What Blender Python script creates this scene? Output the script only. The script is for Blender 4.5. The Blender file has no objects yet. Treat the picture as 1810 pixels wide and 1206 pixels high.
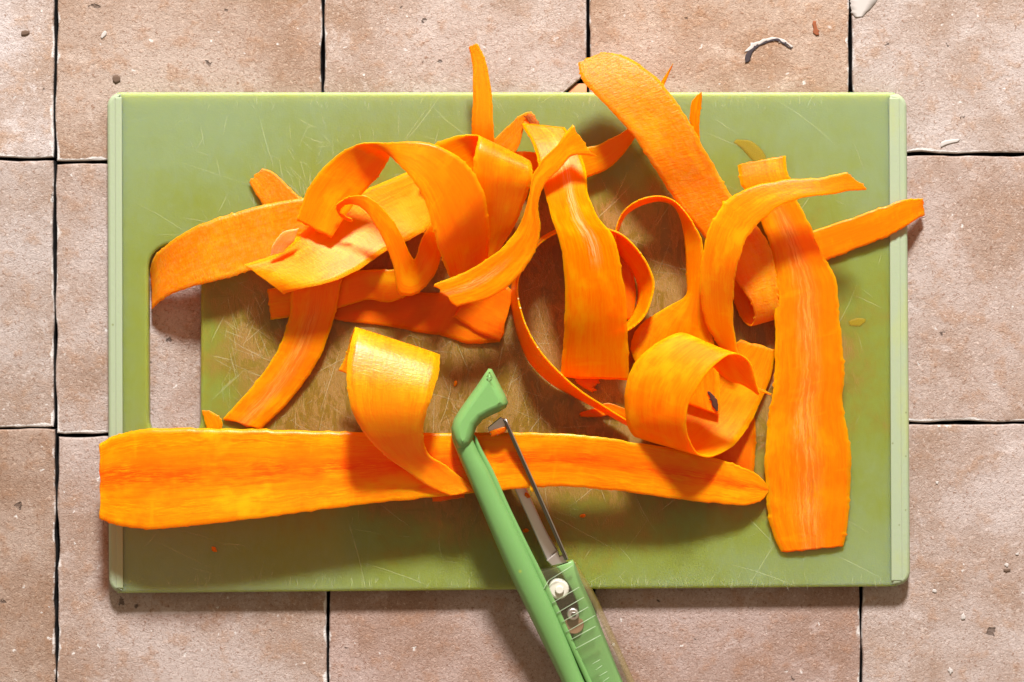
import bpy, bmesh, math, random
from mathutils import Vector, noise
random.seed(7)
S = 0.0002            # metres per photograph pixel on the tiles (0.2 mm)
D = 0.95              # camera height above the tiles
W, H = 1810, 1206
scene = bpy.context.scene
col = scene.collection

# ------------------------------------------------------------------ camera, world, lamp, exposure
cam_d = bpy.data.cameras.new('camera'); cam = bpy.data.objects.new('camera', cam_d); col.objects.link(cam)
cam.location = (0, 0, D)
cam_d.sensor_fit = 'HORIZONTAL'; cam_d.sensor_width = 36.0; cam_d.lens = 36.0 * D / (W * S)
cam_d.clip_start = 0.01; cam_d.clip_end = 20
scene.camera = cam
world = bpy.data.worlds.new('World'); scene.world = world; world.use_nodes = True
bg = world.node_tree.nodes['Background']
bg.inputs['Color'].default_value = (1.0, 0.74, 0.50, 1); bg.inputs['Strength'].default_value = 0.36
ld = bpy.data.lights.new('studio_lamp', 'AREA'); lamp = bpy.data.objects.new('studio_lamp', ld); col.objects.link(lamp)
ld.shape = 'DISK'; ld.size = 0.34; ld.energy = 112.0; ld.color = (1.0, 0.975, 0.945)
lamp.location = (0.08, 1.83, 1.24)
lamp.rotation_euler = (Vector((0, 0, 0)) - lamp.location).to_track_quat('-Z', 'Y').to_euler()
vs = scene.view_settings
vs.view_transform = 'Standard'; vs.look = 'None'; vs.exposure = 0.40; vs.gamma = 1.0; vs.use_curve_mapping = False
cy = scene.cycles
cy.use_denoising = True
cy.max_bounces = 10; cy.diffuse_bounces = 6; cy.glossy_bounces = 3; cy.transmission_bounces = 6; cy.transparent_max_bounces = 24
cy.caustics_reflective = False; cy.caustics_refractive = False; cy.sample_clamp_indirect = 6.0

# ------------------------------------------------------------------ helpers
BT = 28.0             # board top above the tiles, in photo pixels
def P(px, py, h=0.0):
    """the point at height h (photo pixels above the tiles) that the photograph shows at px, py"""
    z = h * S; k = (D - z) / D
    return Vector(((px - W / 2) * S * k, (H / 2 - py) * S * k, z))
def B(px, py, h=0.0): return P(px, py, h + BT)

def link(name, me, mat=None, parent=None):
    o = bpy.data.objects.new(name, me); col.objects.link(o)
    if mat: me.materials.append(mat)
    if parent: o.parent = parent
    return o
def empty(name, loc=(0, 0, 0)):
    o = bpy.data.objects.new(name, None); col.objects.link(o); o.location = loc; o.empty_display_size = 0.01
    return o
def tag(o, label=None, cat=None, group=None, kind=None):
    if label: o['label'] = label
    if cat: o['category'] = cat
    if group: o['group'] = group
    if kind: o['kind'] = kind
    return o
def recentre(o, c):
    """move the origin of an unparented mesh object to c"""
    c = Vector(c)
    o.data.transform(__import__('mathutils').Matrix.Translation(-c)); o.location = c

# ---- node helpers
class NT:
    def __init__(s, name):
        s.m = bpy.data.materials.new(name); s.m.use_nodes = True
        s.t = s.m.node_tree; s.n = s.t.nodes; s.l = s.t.links
        s.b = s.n['Principled BSDF']; s.out = s.n['Material Output']
    def new(s, t, **kw):
        x = s.n.new(t)
        for k, v in kw.items(): setattr(x, k, v)
        return x
    def set(s, sock, v):
        if hasattr(v, 'is_output') and v.is_output: s.l.new(v, sock)
        else: sock.default_value = v
    def math(s, op, a, b=0.0, c=None, clamp=False):
        x = s.new('ShaderNodeMath', operation=op, use_clamp=clamp)
        s.set(x.inputs[0], a); s.set(x.inputs[1], b)
        if c is not None: s.set(x.inputs[2], c)
        return x.outputs[0]
    def noise(s, vec, scale, detail=3.0, rough=0.55, dist=0.0, out='Fac'):
        x = s.new('ShaderNodeTexNoise'); s.l.new(vec, x.inputs['Vector'])
        x.inputs['Scale'].default_value = scale; x.inputs['Detail'].default_value = detail
        x.inputs['Roughness'].default_value = rough; x.inputs['Distortion'].default_value = dist
        return x.outputs[out]
    def voro(s, vec, scale, feature='F1', rnd=1.0):
        x = s.new('ShaderNodeTexVoronoi', feature=feature); s.l.new(vec, x.inputs['Vector'])
        x.inputs['Scale'].default_value = scale; x.inputs['Randomness'].default_value = rnd
        return x
    def ramp(s, fac, stops, interp='LINEAR'):
        x = s.new('ShaderNodeValToRGB'); x.color_ramp.interpolation = interp
        e = x.color_ramp.elements
        while len(e) < len(stops): e.new(0.5)
        for i, (p, c) in enumerate(stops):
            e[i].position = p
            e[i].color = (c, c, c, 1) if isinstance(c, (int, float)) else (*c, 1)
        s.l.new(fac, x.inputs['Fac']); return x.outputs['Color']
    def sm(s, v, a, b):
        x = s.new('ShaderNodeMapRange', interpolation_type='SMOOTHSTEP')
        s.set(x.inputs['Value'], v); x.inputs['From Min'].default_value = a; x.inputs['From Max'].default_value = b
        return x.outputs['Result']
    def mix(s, fac, a, b, blend='MIX'):
        x = s.new('ShaderNodeMix', data_type='RGBA', blend_type=blend)
        s.set(x.inputs['Factor'], fac)
        for k, v in ((6, a), (7, b)):
            s.set(x.inputs[k], (*v, 1) if isinstance(v, tuple) and len(v) == 3 else v)
        return x.outputs[2]
    def mapping(s, vec, scale=(1, 1, 1), rot=(0, 0, 0), loc=None):
        x = s.new('ShaderNodeMapping'); s.l.new(vec, x.inputs['Vector'])
        x.inputs['Scale'].default_value = scale; x.inputs['Rotation'].default_value = rot
        if loc is not None: s.set(x.inputs['Location'], loc)
        return x.outputs['Vector']
    def bump(s, h, dist, strength=1.0, normal=None):
        x = s.new('ShaderNodeBump'); s.l.new(h, x.inputs['Height'])
        x.inputs['Distance'].default_value = dist; x.inputs['Strength'].default_value = strength
        if normal: s.l.new(normal, x.inputs['Normal'])
        return x.outputs['Normal']
    def p(s, **kw):
        for k, v in kw.items():
            k = k.replace('_', ' ')
            if isinstance(v, tuple) and len(v) == 3 and 'Radius' not in k: v = (*v, 1)
            s.set(s.b.inputs[k], v)
        return s.m

# ------------------------------------------------------------------ materials
def mat_tile():
    t = NT('terracotta_tile')
    tc = t.new('ShaderNodeTexCoord').outputs['Object']
    oi = t.new('ShaderNodeObjectInfo')
    off = t.math('MULTIPLY', oi.outputs['Random'], 3.0)
    cx = t.new('ShaderNodeCombineXYZ')
    for i in range(3): t.l.new(off, cx.inputs[i])
    v = t.mapping(tc, loc=cx.outputs[0])
    big = t.noise(v, 26, 4, 0.6)
    mid = t.noise(v, 130, 5, 0.65)
    fine = t.noise(v, 950, 6, 0.75, 0.8)
    fine2 = t.noise(t.mapping(v, (1, 1, 1), (0, 0, 0.6)), 420, 3, 0.6, 2.2)
    c = t.mix(t.sm(big, 0.30, 0.68), (0.272, 0.190, 0.143), (0.395, 0.340, 0.318))
    c = t.mix(t.math('MULTIPLY', t.sm(mid, 0.50, 0.68), 0.55), c, (0.310, 0.185, 0.112))
    pal = t.noise(v, 75, 5, 0.7, 0.5)
    c = t.mix(t.math('MULTIPLY', t.sm(pal, 0.54, 0.70), 0.60), c, (0.470, 0.420, 0.400))
    spk = t.noise(v, 1700, 2, 0.6)
    c = t.mix(t.math('MULTIPLY', t.sm(spk, 0.60, 0.72), 0.75), c, (0.20, 0.115, 0.075))
    c = t.mix(t.math('MULTIPLY', t.sm(fine, 0.53, 0.66), 0.85), c, (0.195, 0.110, 0.070))
    c = t.mix(t.math('MULTIPLY', t.sm(fine, 0.46, 0.32), 0.75), c, (0.540, 0.465, 0.415))
    c = t.mix(t.math('MULTIPLY', t.sm(fine2, 0.62, 0.74), 0.50), c, (0.52, 0.44, 0.39))
    c = t.mix(1.0, c, oi.outputs['Color'], 'MULTIPLY')
    # white grains and dark pits, few and uneven
    jit = t.new('ShaderNodeVectorMath', operation='SCALE'); t.l.new(t.noise(v, 380, 3, 0.6, out='Color'), jit.inputs[0]); jit.inputs['Scale'].default_value = 0.0042
    jv = t.new('ShaderNodeVectorMath', operation='ADD'); t.l.new(v, jv.inputs[0]); t.l.new(jit.outputs[0], jv.inputs[1]); vj = jv.outputs[0]
    wv = t.voro(vj, 330); wr = t.new('ShaderNodeSeparateColor'); t.l.new(wv.outputs['Color'], wr.inputs[0])
    wmask = t.math('MULTIPLY', t.sm(t.math('ADD', wv.outputs['Distance'], t.math('MULTIPLY', fine, 0.3)), 0.36, 0.24), t.math('GREATER_THAN', wr.outputs[0], 0.92))
    c = t.mix(t.math('MULTIPLY', wmask, 0.85), c, (0.60, 0.575, 0.56))
    pv = t.voro(vj, 150); pr = t.new('ShaderNodeSeparateColor'); t.l.new(pv.outputs['Color'], pr.inputs[0])
    rad = t.math('MULTIPLY', t.math('POWER', pr.outputs[1], 2.5), 0.22)
    pm = t.math('MULTIPLY', t.sm(t.math('SUBTRACT', t.math('ADD', pv.outputs['Distance'], t.math('MULTIPLY', fine, 0.16)), rad), 0.11, 0.05), t.math('GREATER_THAN', pr.outputs[0], 0.76))
    c = t.mix(t.math('MULTIPLY', pm, 0.80), c, (0.085, 0.055, 0.042))
    at = t.new('ShaderNodeAttribute', attribute_name='wear')
    sp = t.new('ShaderNodeSeparateColor'); t.l.new(at.outputs['Color'], sp.inputs[0])
    e = t.sm(t.math('ADD', sp.outputs[0], t.math('MULTIPLY', t.math('SUBTRACT', mid, 0.5), 2.4)), 0.45, 0.72)
    c = t.mix(t.math('MULTIPLY', e, 0.92), c, (0.62, 0.59, 0.575))
    c = t.mix(sp.outputs[1], c, (0.016, 0.013, 0.012))
    hgt = t.math('ADD', t.math('MULTIPLY', fine, 0.55), t.math('MULTIPLY', mid, 0.6))
    hgt = t.math('SUBTRACT', hgt, t.math('MULTIPLY', pm, 1.6))
    return t.p(Base_Color=c, Roughness=0.78, Specular_IOR_Level=0.3, Normal=t.bump(hgt, 0.0014, 0.8))

def mat_plain(name, c, rough=0.5, spec=0.5, metal=0.0, **kw):
    t = NT(name); return t.p(Base_Color=c, Roughness=rough, Specular_IOR_Level=spec, Metallic=metal, **kw)

def mat_panel():
    t = NT('translucent_green_plastic')
    v = t.new('ShaderNodeTexCoord').outputs['Object']
    sx = t.new('ShaderNodeSeparateXYZ'); t.l.new(v, sx.inputs[0])
    x, y = sx.outputs[0], sx.outputs[1]
    # the worn, frosted cutting area in the middle of the board
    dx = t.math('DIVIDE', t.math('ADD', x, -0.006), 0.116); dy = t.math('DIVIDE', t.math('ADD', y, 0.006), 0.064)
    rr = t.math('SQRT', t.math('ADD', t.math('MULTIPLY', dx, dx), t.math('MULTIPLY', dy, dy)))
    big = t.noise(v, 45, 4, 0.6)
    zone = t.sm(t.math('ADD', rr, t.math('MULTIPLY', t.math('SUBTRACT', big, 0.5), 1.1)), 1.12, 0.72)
    # wet smears wiped through the frosting, in short diagonal strokes
    s1 = t.noise(t.mapping(v, (150, 70, 1), (0, 0, 0.55)), 1.0, 7, 0.75, 1.2)
    s2 = t.noise(t.mapping(v, (40, 230, 1), (0, 0, 0.12)), 1.0, 6, 0.72, 0.3)
    wet = t.math('MAXIMUM', t.sm(s1, 0.49, 0.55), t.sm(s2, 0.60, 0.67))
    g1 = t.noise(t.mapping(v, (2600, 420, 1), (0, 0, 0.45)), 1.0, 2, 0.7)
    g2 = t.noise(t.mapping(v, (2300, 380, 1), (0, 0, -0.55)), 1.0, 2, 0.7)
    g3 = t.noise(v, 2300, 2, 0.7)
    grain = t.math('MAXIMUM', t.math('MAXIMUM', t.sm(g1, 0.50, 0.68), t.sm(g2, 0.52, 0.70)), t.sm(g3, 0.50, 0.72))
    frost = t.math('MULTIPLY', t.math('MULTIPLY', zone, t.math('SUBTRACT', 1.0, t.math('MULTIPLY', wet, 0.92))), t.math('ADD', t.math('MULTIPLY', grain, 0.72), 0.28))
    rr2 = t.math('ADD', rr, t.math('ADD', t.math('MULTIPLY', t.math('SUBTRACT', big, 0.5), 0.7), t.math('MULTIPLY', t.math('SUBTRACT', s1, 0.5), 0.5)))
    c = t.mix(t.sm(rr2, 1.75, 0.95), (0.212, 0.272, 0.128), (0.190, 0.226, 0.026))   # yellower towards the middle: carrot juice plus a painted tint of the peels' shade
    c = t.mix(t.math('MULTIPLY', t.sm(rr2, 1.15, 0.72), 0.9), c, (0.225, 0.115, 0.006))  # browner under the heap: the peels' orange-tinted shade painted into the colour
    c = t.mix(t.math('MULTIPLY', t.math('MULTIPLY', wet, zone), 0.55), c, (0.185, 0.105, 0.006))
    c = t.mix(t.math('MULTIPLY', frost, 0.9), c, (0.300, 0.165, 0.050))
    rough = t.math('ADD', 0.36, t.math('MULTIPLY', frost, 0.38))
    fine = t.noise(v, 1500, 3, 0.6)
    n = t.bump(t.math('ADD', t.math('MULTIPLY', fine, 0.5), t.math('MULTIPLY', frost, 1.2)), 0.00010, 0.5)
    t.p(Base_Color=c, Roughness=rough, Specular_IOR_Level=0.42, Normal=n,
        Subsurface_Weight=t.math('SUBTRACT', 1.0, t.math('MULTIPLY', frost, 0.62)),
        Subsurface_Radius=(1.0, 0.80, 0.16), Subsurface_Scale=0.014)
    return t.m

def mat_peel(name, base, light, deep, core=None, core_c=0.5, core_w=0.13, ripple=0.5, rough=0.30, scale=0.0023, pale=0.0, spec=0.20, sheer=0.34, core2=None, core_u=None):
    t = NT(name)
    uv = t.new('ShaderNodeTexCoord').outputs['UV']
    oi = t.new('ShaderNodeObjectInfo')
    off = t.math('MULTIPLY', oi.outputs['Random'], 40.0)
    cx = t.new('ShaderNodeCombineXYZ'); t.l.new(off, cx.inputs[0]); t.l.new(off, cx.inputs[2])
    v = t.mapping(uv, loc=cx.outputs[0])
    fib = t.noise(t.mapping(v, (1.3, 20, 1)), 1.0, 6, 0.72, 0.4)
    fib2 = t.noise(t.mapping(v, (4.0, 60, 1)), 1.0, 5, 0.7, 0.3)
    blot = t.noise(t.mapping(v, (1.0, 1.8, 1)), 1.3, 3, 0.6)
    crs = t.noise(t.mapping(v, (5.0, 1.2, 1)), 1.0, 2, 0.5)
    c = t.mix(t.sm(fib, 0.28, 0.70), deep, base)
    c = t.mix(t.math('MULTIPLY', t.sm(fib2, 0.50, 0.75), 0.40), c, light)
    c = t.mix(t.math('MULTIPLY', t.sm(blot, 0.48, 0.70), 0.65), c, light)
    slow = t.noise(t.mapping(v, (0.42, 0.5, 1)), 1.0, 2, 0.5)
    c = t.mix(t.math('MULTIPLY', t.sm(slow, 0.52, 0.34), 0.6), c, deep)
    c = t.mix(t.math('MULTIPLY', t.sm(crs, 0.60, 0.72), 0.22), c, light)
    sx = t.new('ShaderNodeSeparateXYZ'); t.l.new(uv, sx.inputs[0])
    em = t.math('MULTIPLY', t.sm(t.math('ABSOLUTE', t.math('SUBTRACT', sx.outputs[1], 0.5)), 0.43, 0.5), 0.5)
    c = t.mix(em, c, light)
    if core is not None:
        w = t.math('ADD', t.math('MULTIPLY', t.math('SUBTRACT', fib, 0.5), 0.20), t.math('MULTIPLY', t.math('SUBTRACT', blot, 0.5), 0.16))
        dd = t.math('ABSOLUTE', t.math('ADD', t.math('SUBTRACT', sx.outputs[1], core_c), w))
        km = t.math('MULTIPLY', t.math('MULTIPLY', t.sm(dd, core_w, 0.0), t.sm(fib2, 0.30, 0.60)), t.math('ADD', 0.62, t.math('MULTIPLY', t.sm(blot, 0.38, 0.62), 0.38)))
        if core_u:
            km = t.math('MULTIPLY', km, t.math('MULTIPLY', t.sm(sx.outputs[0], core_u[0], core_u[0] + 0.6), t.sm(sx.outputs[0], core_u[1] + 0.6, core_u[1])))
        c = t.mix(km, c, t.mix(t.sm(fib, 0.42, 0.60), core, core2) if core2 else core)
        rim = t.math('MULTIPLY', 0.0 if core_u else 0.8, t.sm(t.math('ABSOLUTE', t.math('SUBTRACT', dd, core_w * 1.25)), core_w * 0.5, 0.0))
        c = t.mix(t.math('MULTIPLY', rim, t.math('MULTIPLY', t.sm(fib2, 0.45, 0.65), 0.6)), c, light)
    if pale > 0:
        c = t.mix(t.math('MULTIPLY', t.sm(t.noise(t.mapping(v, (9, 14, 1)), 1.0, 5, 0.7), 0.42, 0.68), pale), c, (0.93, 0.52, 0.14))
    rip = t.noise(t.mapping(v, (26, 6.0, 1)), 1.0, 3, 0.6, 0.6)
    cell = t.noise(t.mapping(v, (24, 24, 1)), 1.0, 3, 0.6)
    hgt = t.math('ADD', t.math('ADD', t.math('MULTIPLY', rip, ripple), t.math('MULTIPLY', cell, 0.55)), t.math('MULTIPLY', fib, 0.25))
    n = t.bump(hgt, 0.00012, 0.8)
    t.p(Base_Color=c, Roughness=rough, Specular_IOR_Level=spec, Normal=n, Subsurface_Weight=0.92,
        Subsurface_Radius=(1.0, 0.15, 0.02), Subsurface_Scale=scale)
    # paper-thin flesh lets part of the light straight through, tinted
    tr = t.new('ShaderNodeBsdfTransparent'); tr.inputs['Color'].default_value = (1.0, 0.36, 0.008, 1)
    mx = t.new('ShaderNodeMixShader'); mx.inputs[0].default_value = sheer
    t.l.new(t.b.outputs[0], mx.inputs[1]); t.l.new(tr.outputs[0], mx.inputs[2]); t.l.new(mx.outputs[0], t.out.inputs['Surface'])
    return t.m

ORANGE, LIGHT, DEEP = (0.985, 0.320, 0.0003), (0.985, 0.50, 0.003), (0.98, 0.205, 0.0003)
M = {}
M['tile'] = mat_tile()
M['bed'] = mat_plain('black_joint_filler', (0.006, 0.005, 0.005), 1.0, 0.0)
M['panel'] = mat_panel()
M['plain'] = mat_peel('carrot_flesh', ORANGE, LIGHT, DEEP)
RED = ((0.98, 0.335, 0.0003), (0.985, 0.50, 0.004), (0.97, 0.185, 0.0003))
M['core_red'] = mat_peel('carrot_flesh_with_red_core', *RED, (0.86, 0.062, 0.001), 0.46, 0.27, 0.35, core2=(0.92, 0.11, 0.001))
M['core_pale'] = mat_peel('carrot_flesh_with_pale_core', ORANGE, LIGHT, DEEP, (0.72, 0.195, 0.022), 0.50, 0.25, 0.35, core2=(0.95, 0.43, 0.085), core_u=(0.6, 7.0))
M['core_white'] = mat_peel('carrot_flesh_with_whitish_streak', ORANGE, LIGHT, DEEP, (0.90, 0.33, 0.03), 0.58, 0.16, 0.4, core2=(0.97, 0.68, 0.36), core_u=(0.2, 2.3), spec=0.06)
M['core_brown'] = mat_peel('carrot_flesh_with_brown_streak', ORANGE, LIGHT, DEEP, (0.62, 0.22, 0.03), 0.45, 0.17, 0.4, core2=(0.97, 0.58, 0.22), core_u=(2.4, 5.2))
M['pale_skin'] = mat_peel('pale_carrot_skin', (0.97, 0.50, 0.12), (0.97, 0.62, 0.26), (0.96, 0.38, 0.04), ripple=1.3, rough=0.4)
M['skin'] = mat_peel('carrot_outer_skin', (0.985, 0.285, 0.0004), (0.985, 0.42, 0.008), (0.975, 0.215, 0.0004), ripple=2.4, rough=0.36, pale=0.18)
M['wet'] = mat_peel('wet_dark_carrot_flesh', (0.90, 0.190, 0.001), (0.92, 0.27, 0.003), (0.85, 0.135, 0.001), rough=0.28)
M['thin'] = mat_peel('thin_glossy_carrot_flesh', (0.985, 0.38, 0.0006), (0.985, 0.50, 0.008), (0.975, 0.225, 0.0006), (0.985, 0.34, 0.004), 0.55, 0.25, 0.7, rough=0.31, spec=0.28)
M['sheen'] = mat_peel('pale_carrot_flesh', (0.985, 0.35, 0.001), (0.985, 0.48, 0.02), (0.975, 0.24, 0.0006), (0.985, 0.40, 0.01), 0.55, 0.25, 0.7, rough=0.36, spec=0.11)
M['matte'] = mat_peel('dry_carrot_flesh', ORANGE, LIGHT, DEEP, spec=0.10, rough=0.5)

# ------------------------------------------------------------------ slab with bevelled rim (outline ccw, holes cw)
def area(p): return 0.5 * sum(p[i][0] * p[(i + 1) % len(p)][1] - p[(i + 1) % len(p)][0] * p[i][1] for i in range(len(p)))
def offset(p, d):
    n = len(p); out = []
    for i in range(n):
        a, b, c = Vector(p[i - 1]), Vector(p[i]), Vector(p[(i + 1) % n])
        e1 = (b - a).normalized(); e2 = (c - b).normalized()
        n1 = Vector((-e1.y, e1.x)); n2 = Vector((-e2.y, e2.x)); m = n1 + n2
        m = m / max(m.length_squared * 0.5, 0.35)
        dd = d[i] if isinstance(d, list) else d
        out.append(b + m * dd)
    return out
def slab(outline, holes, rings, wear=None, smooth=False):
    """rings: (inset, z) from the foot of the side up to the top cap; wear: per ring (r, g) colours"""
    bm = bmesh.new(); lay = bm.verts.layers.float_color.new('wear')
    loops_top, loops_bot = [], []
    for k, lp in enumerate([outline] + list(holes)):
        lp = [Vector(q[:2]) for q in lp]
        if (area(lp) > 0) != (k == 0): lp.reverse()
        prev = None
        for j, (ins, z) in enumerate(rings):
            ring = []
            if isinstance(ins, tuple): pts = [q * ins[0] for q in lp]
            else: pts = offset(lp, ins) if not isinstance(ins, float) or ins else lp
            for i, q in enumerate(pts):
                vv = bm.verts.new((q[0], q[1], z)); ring.append(vv)
                if wear:
                    r, g = wear[j]; r = r(lp[i]) if callable(r) else r
                    vv[lay] = (r, g, 0, 1)
            if prev:
                for i in range(len(ring)):
                    f = bm.faces.new((prev[i], prev[(i + 1) % len(ring)], ring[(i + 1) % len(ring)], ring[i])); f.smooth = smooth
            else: loops_bot.append(ring)
            prev = ring
        loops_top.append(prev)
    for loops in (loops_top, loops_bot):
        ed = []
        for r in loops:
            for i in range(len(r)):
                e = bm.edges.get((r[i], r[(i + 1) % len(r)])) or bm.edges.new((r[i], r[(i + 1) % len(r)])); ed.append(e)
        bmesh.ops.triangle_fill(bm, use_beauty=True, edges=ed)
    bmesh.ops.recalc_face_normals(bm, faces=bm.faces[:])
    me = bpy.data.meshes.new('slab'); bm.to_mesh(me); bm.free(); return me

# ------------------------------------------------------------------ tiled table top
top = link('table_top', slab([P(-900, 1900, 0)[:2], P(2700, 1900, 0)[:2], P(2700, -700, 0)[:2], P(-900, -700, 0)[:2]], [], [(0.0, -70 * S), (0.0, -46 * S)]), M['bed'])
tag(top, 'tabletop laid with pale terracotta tiles in black open joints', 'tabletop', kind='structure')
xs = [-840, -372, 97, 571, 1040, 1503, 1974, 2440]
ys = [-660, -195, 280, 762, 1240, 1710]
joint = {}                                       # vertical joints drift a little from row to row, horizontal ones from column to column
VX = {2: [97, 97, 97, 100, 102], 3: [571, 571, 572, 580, 580], 4: [1040, 1040, 1042, 1050, 1050], 5: [1503, 1503, 1512, 1522, 1524]}
HY = {2: [280, 281, 288, 284, 280, 273, 275], 3: [758, 758, 769, 765, 760, 748, 750]}
TINT = {(1, 1): (1.20, 1.24, 1.30), (2, 1): (1.0, 0.91, 0.83), (3, 1): (1.06, 1.01, 0.97), (4, 1): (1.08, 0.96, 0.84), (5, 1): (1.10, 1.09, 1.10),
        (1, 2): (1.02, 1.02, 1.04), (2, 2): (1.03, 1.0, 1.0), (5, 2): (1.05, 1.0, 0.99), (1, 3): (0.87, 0.77, 0.69), (2, 3): (1.02, 0.97, 0.96),
        (3, 3): (0.97, 0.85, 0.83), (4, 3): (0.95, 0.84, 0.83), (5, 3): (1.08, 1.05, 1.06)}
def rough_edge(a, b, seed, amp):
    out = []; n = 30; L = (Vector(b) - Vector(a)); nn = Vector((-L.y, L.x)).normalized()
    for i in range(n):
        t = i / n; q = Vector(a) + L * t
        e = noise.noise(Vector((t * 6, seed, 0))) * amp * 1.25 + noise.noise(Vector((t * 17, seed, 5))) * amp * 0.55
        out.append(q + nn * e)
    return out
for r in range(5):
    for c_ in range(7):
        g = 2.3
        x0 = VX.get(c_, [xs[c_]] * 5)[r] + g; x1 = VX.get(c_ + 1, [xs[c_ + 1]] * 5)[r] - g
        y0 = HY.get(r, [ys[r]] * 7)[c_] + g; y1 = HY.get(r + 1, [ys[r + 1]] * 7)[c_] - g
        cs = [(x0, y1), (x1, y1), (x1, y0), (x0, y0)]                      # photo pixels; y down: counter clockwise in the world
        lp = []
        for k in range(4):
            lp += rough_edge(cs[k], cs[(k + 1) % 4], r * 31.7 + c_ * 7.3 + k * 3.1, 3.4)
        if (r, c_) == (1, 3):      # broken corner behind the board
            lp = [Vector((min(q.x, 1037 - max(0, 48 - abs(q.y - 178)) * 1.15), q.y)) if q.x > 985 else q for q in lp]
        pts = []
        for q in lp:               # round the corners
            dx = min(abs(q.x - x0), abs(q.x - x1)); dy = min(abs(q.y - y0), abs(q.y - y1))
            k = 0.0
            if dx < 14 and dy < 14:
                k = 0.12
            q2 = Vector((q.x + ((x0 + x1) / 2 - q.x) * 0.012 * k * 2, q.y + ((y0 + y1) / 2 - q.y) * 0.012 * k * 2))
            pts.append(Vector(P(q2.x, q2.y, 0)[:2]))
        cen = Vector(P((x0 + x1) / 2, (y0 + y1) / 2, 0))
        pts = [q - cen.xy for q in pts]
        hy = (y1 - y0) / 2 * S
        def low(q, hy=hy):       # the edge turned to the viewer is chipped whiter than the far one
            return 1.0 if q.y < -hy * 0.93 else (0.10 if q.y > hy * 0.93 else 0.52)
        def low2(q, low=low): return low(q) * 0.80
        def low3(q, low=low): return low(q) * 0.42
        def wide(lp_, base):
            return [base * S * (0.6 + 1.3 * abs(noise.noise(Vector((q[0] * 160, q[1] * 160, base))))) for q in lp_]
        lpw = pts if area(pts) > 0 else list(reversed(pts))
        me = slab(pts, [], [(0.0, -60 * S), (0.0, -7 * S), (0.6 * S, -3.0 * S), (1.8 * S, -1.2 * S), (wide(lpw, 3.5), -0.4 * S), ([d + 4.5 * S for d in wide(lpw, 5.0)], 0.0), ((0.86,), 0.0)],
                  [(0, 1), (0.0, 1), (low, 0.2), (low, 0), (low2, 0), (0, 0), (0, 0)])
        o = link('tile', me, M['tile'], top); o.location = cen + Vector((0, 0, random.uniform(-1.2, 0) * S))
        o.color = (*TINT.get((c_, r), (1.02, 0.98, 0.96)), 1)

TILES = {}
# ------------------------------------------------------------------ thin loft between two edges
def catmull(p0, p1, p2, p3, t):
    def tj(ti, a, b): return ti + max((b - a).length, 1e-6) ** 0.5
    t0 = 0.0; t1 = tj(t0, p0, p1); t2 = tj(t1, p1, p2); t3 = tj(t2, p2, p3); t = t1 + (t2 - t1) * t
    a1 = p0 * ((t1 - t) / (t1 - t0)) + p1 * ((t - t0) / (t1 - t0)); a2 = p1 * ((t2 - t) / (t2 - t1)) + p2 * ((t - t1) / (t2 - t1))
    a3 = p2 * ((t3 - t) / (t3 - t2)) + p3 * ((t - t2) / (t3 - t2))
    b1 = a1 * ((t2 - t) / (t2 - t0)) + a2 * ((t - t0) / (t2 - t0)); b2 = a2 * ((t3 - t) / (t3 - t1)) + a3 * ((t - t1) / (t3 - t1))
    return b1 * ((t2 - t) / (t2 - t1)) + b2 * ((t - t1) / (t2 - t1))
def resample(pts, per):
    out = []
    n = len(pts)
    for i in range(n - 1):
        p0 = pts[i - 1] if i > 0 else pts[0] * 2 - pts[1]
        p3 = pts[i + 2] if i + 2 < n else pts[-1] * 2 - pts[-2]
        for k in range(per): out.append(catmull(p0, pts[i], pts[i + 1], p3, k / per))
    out.append(pts[-1].copy()); return out

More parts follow.
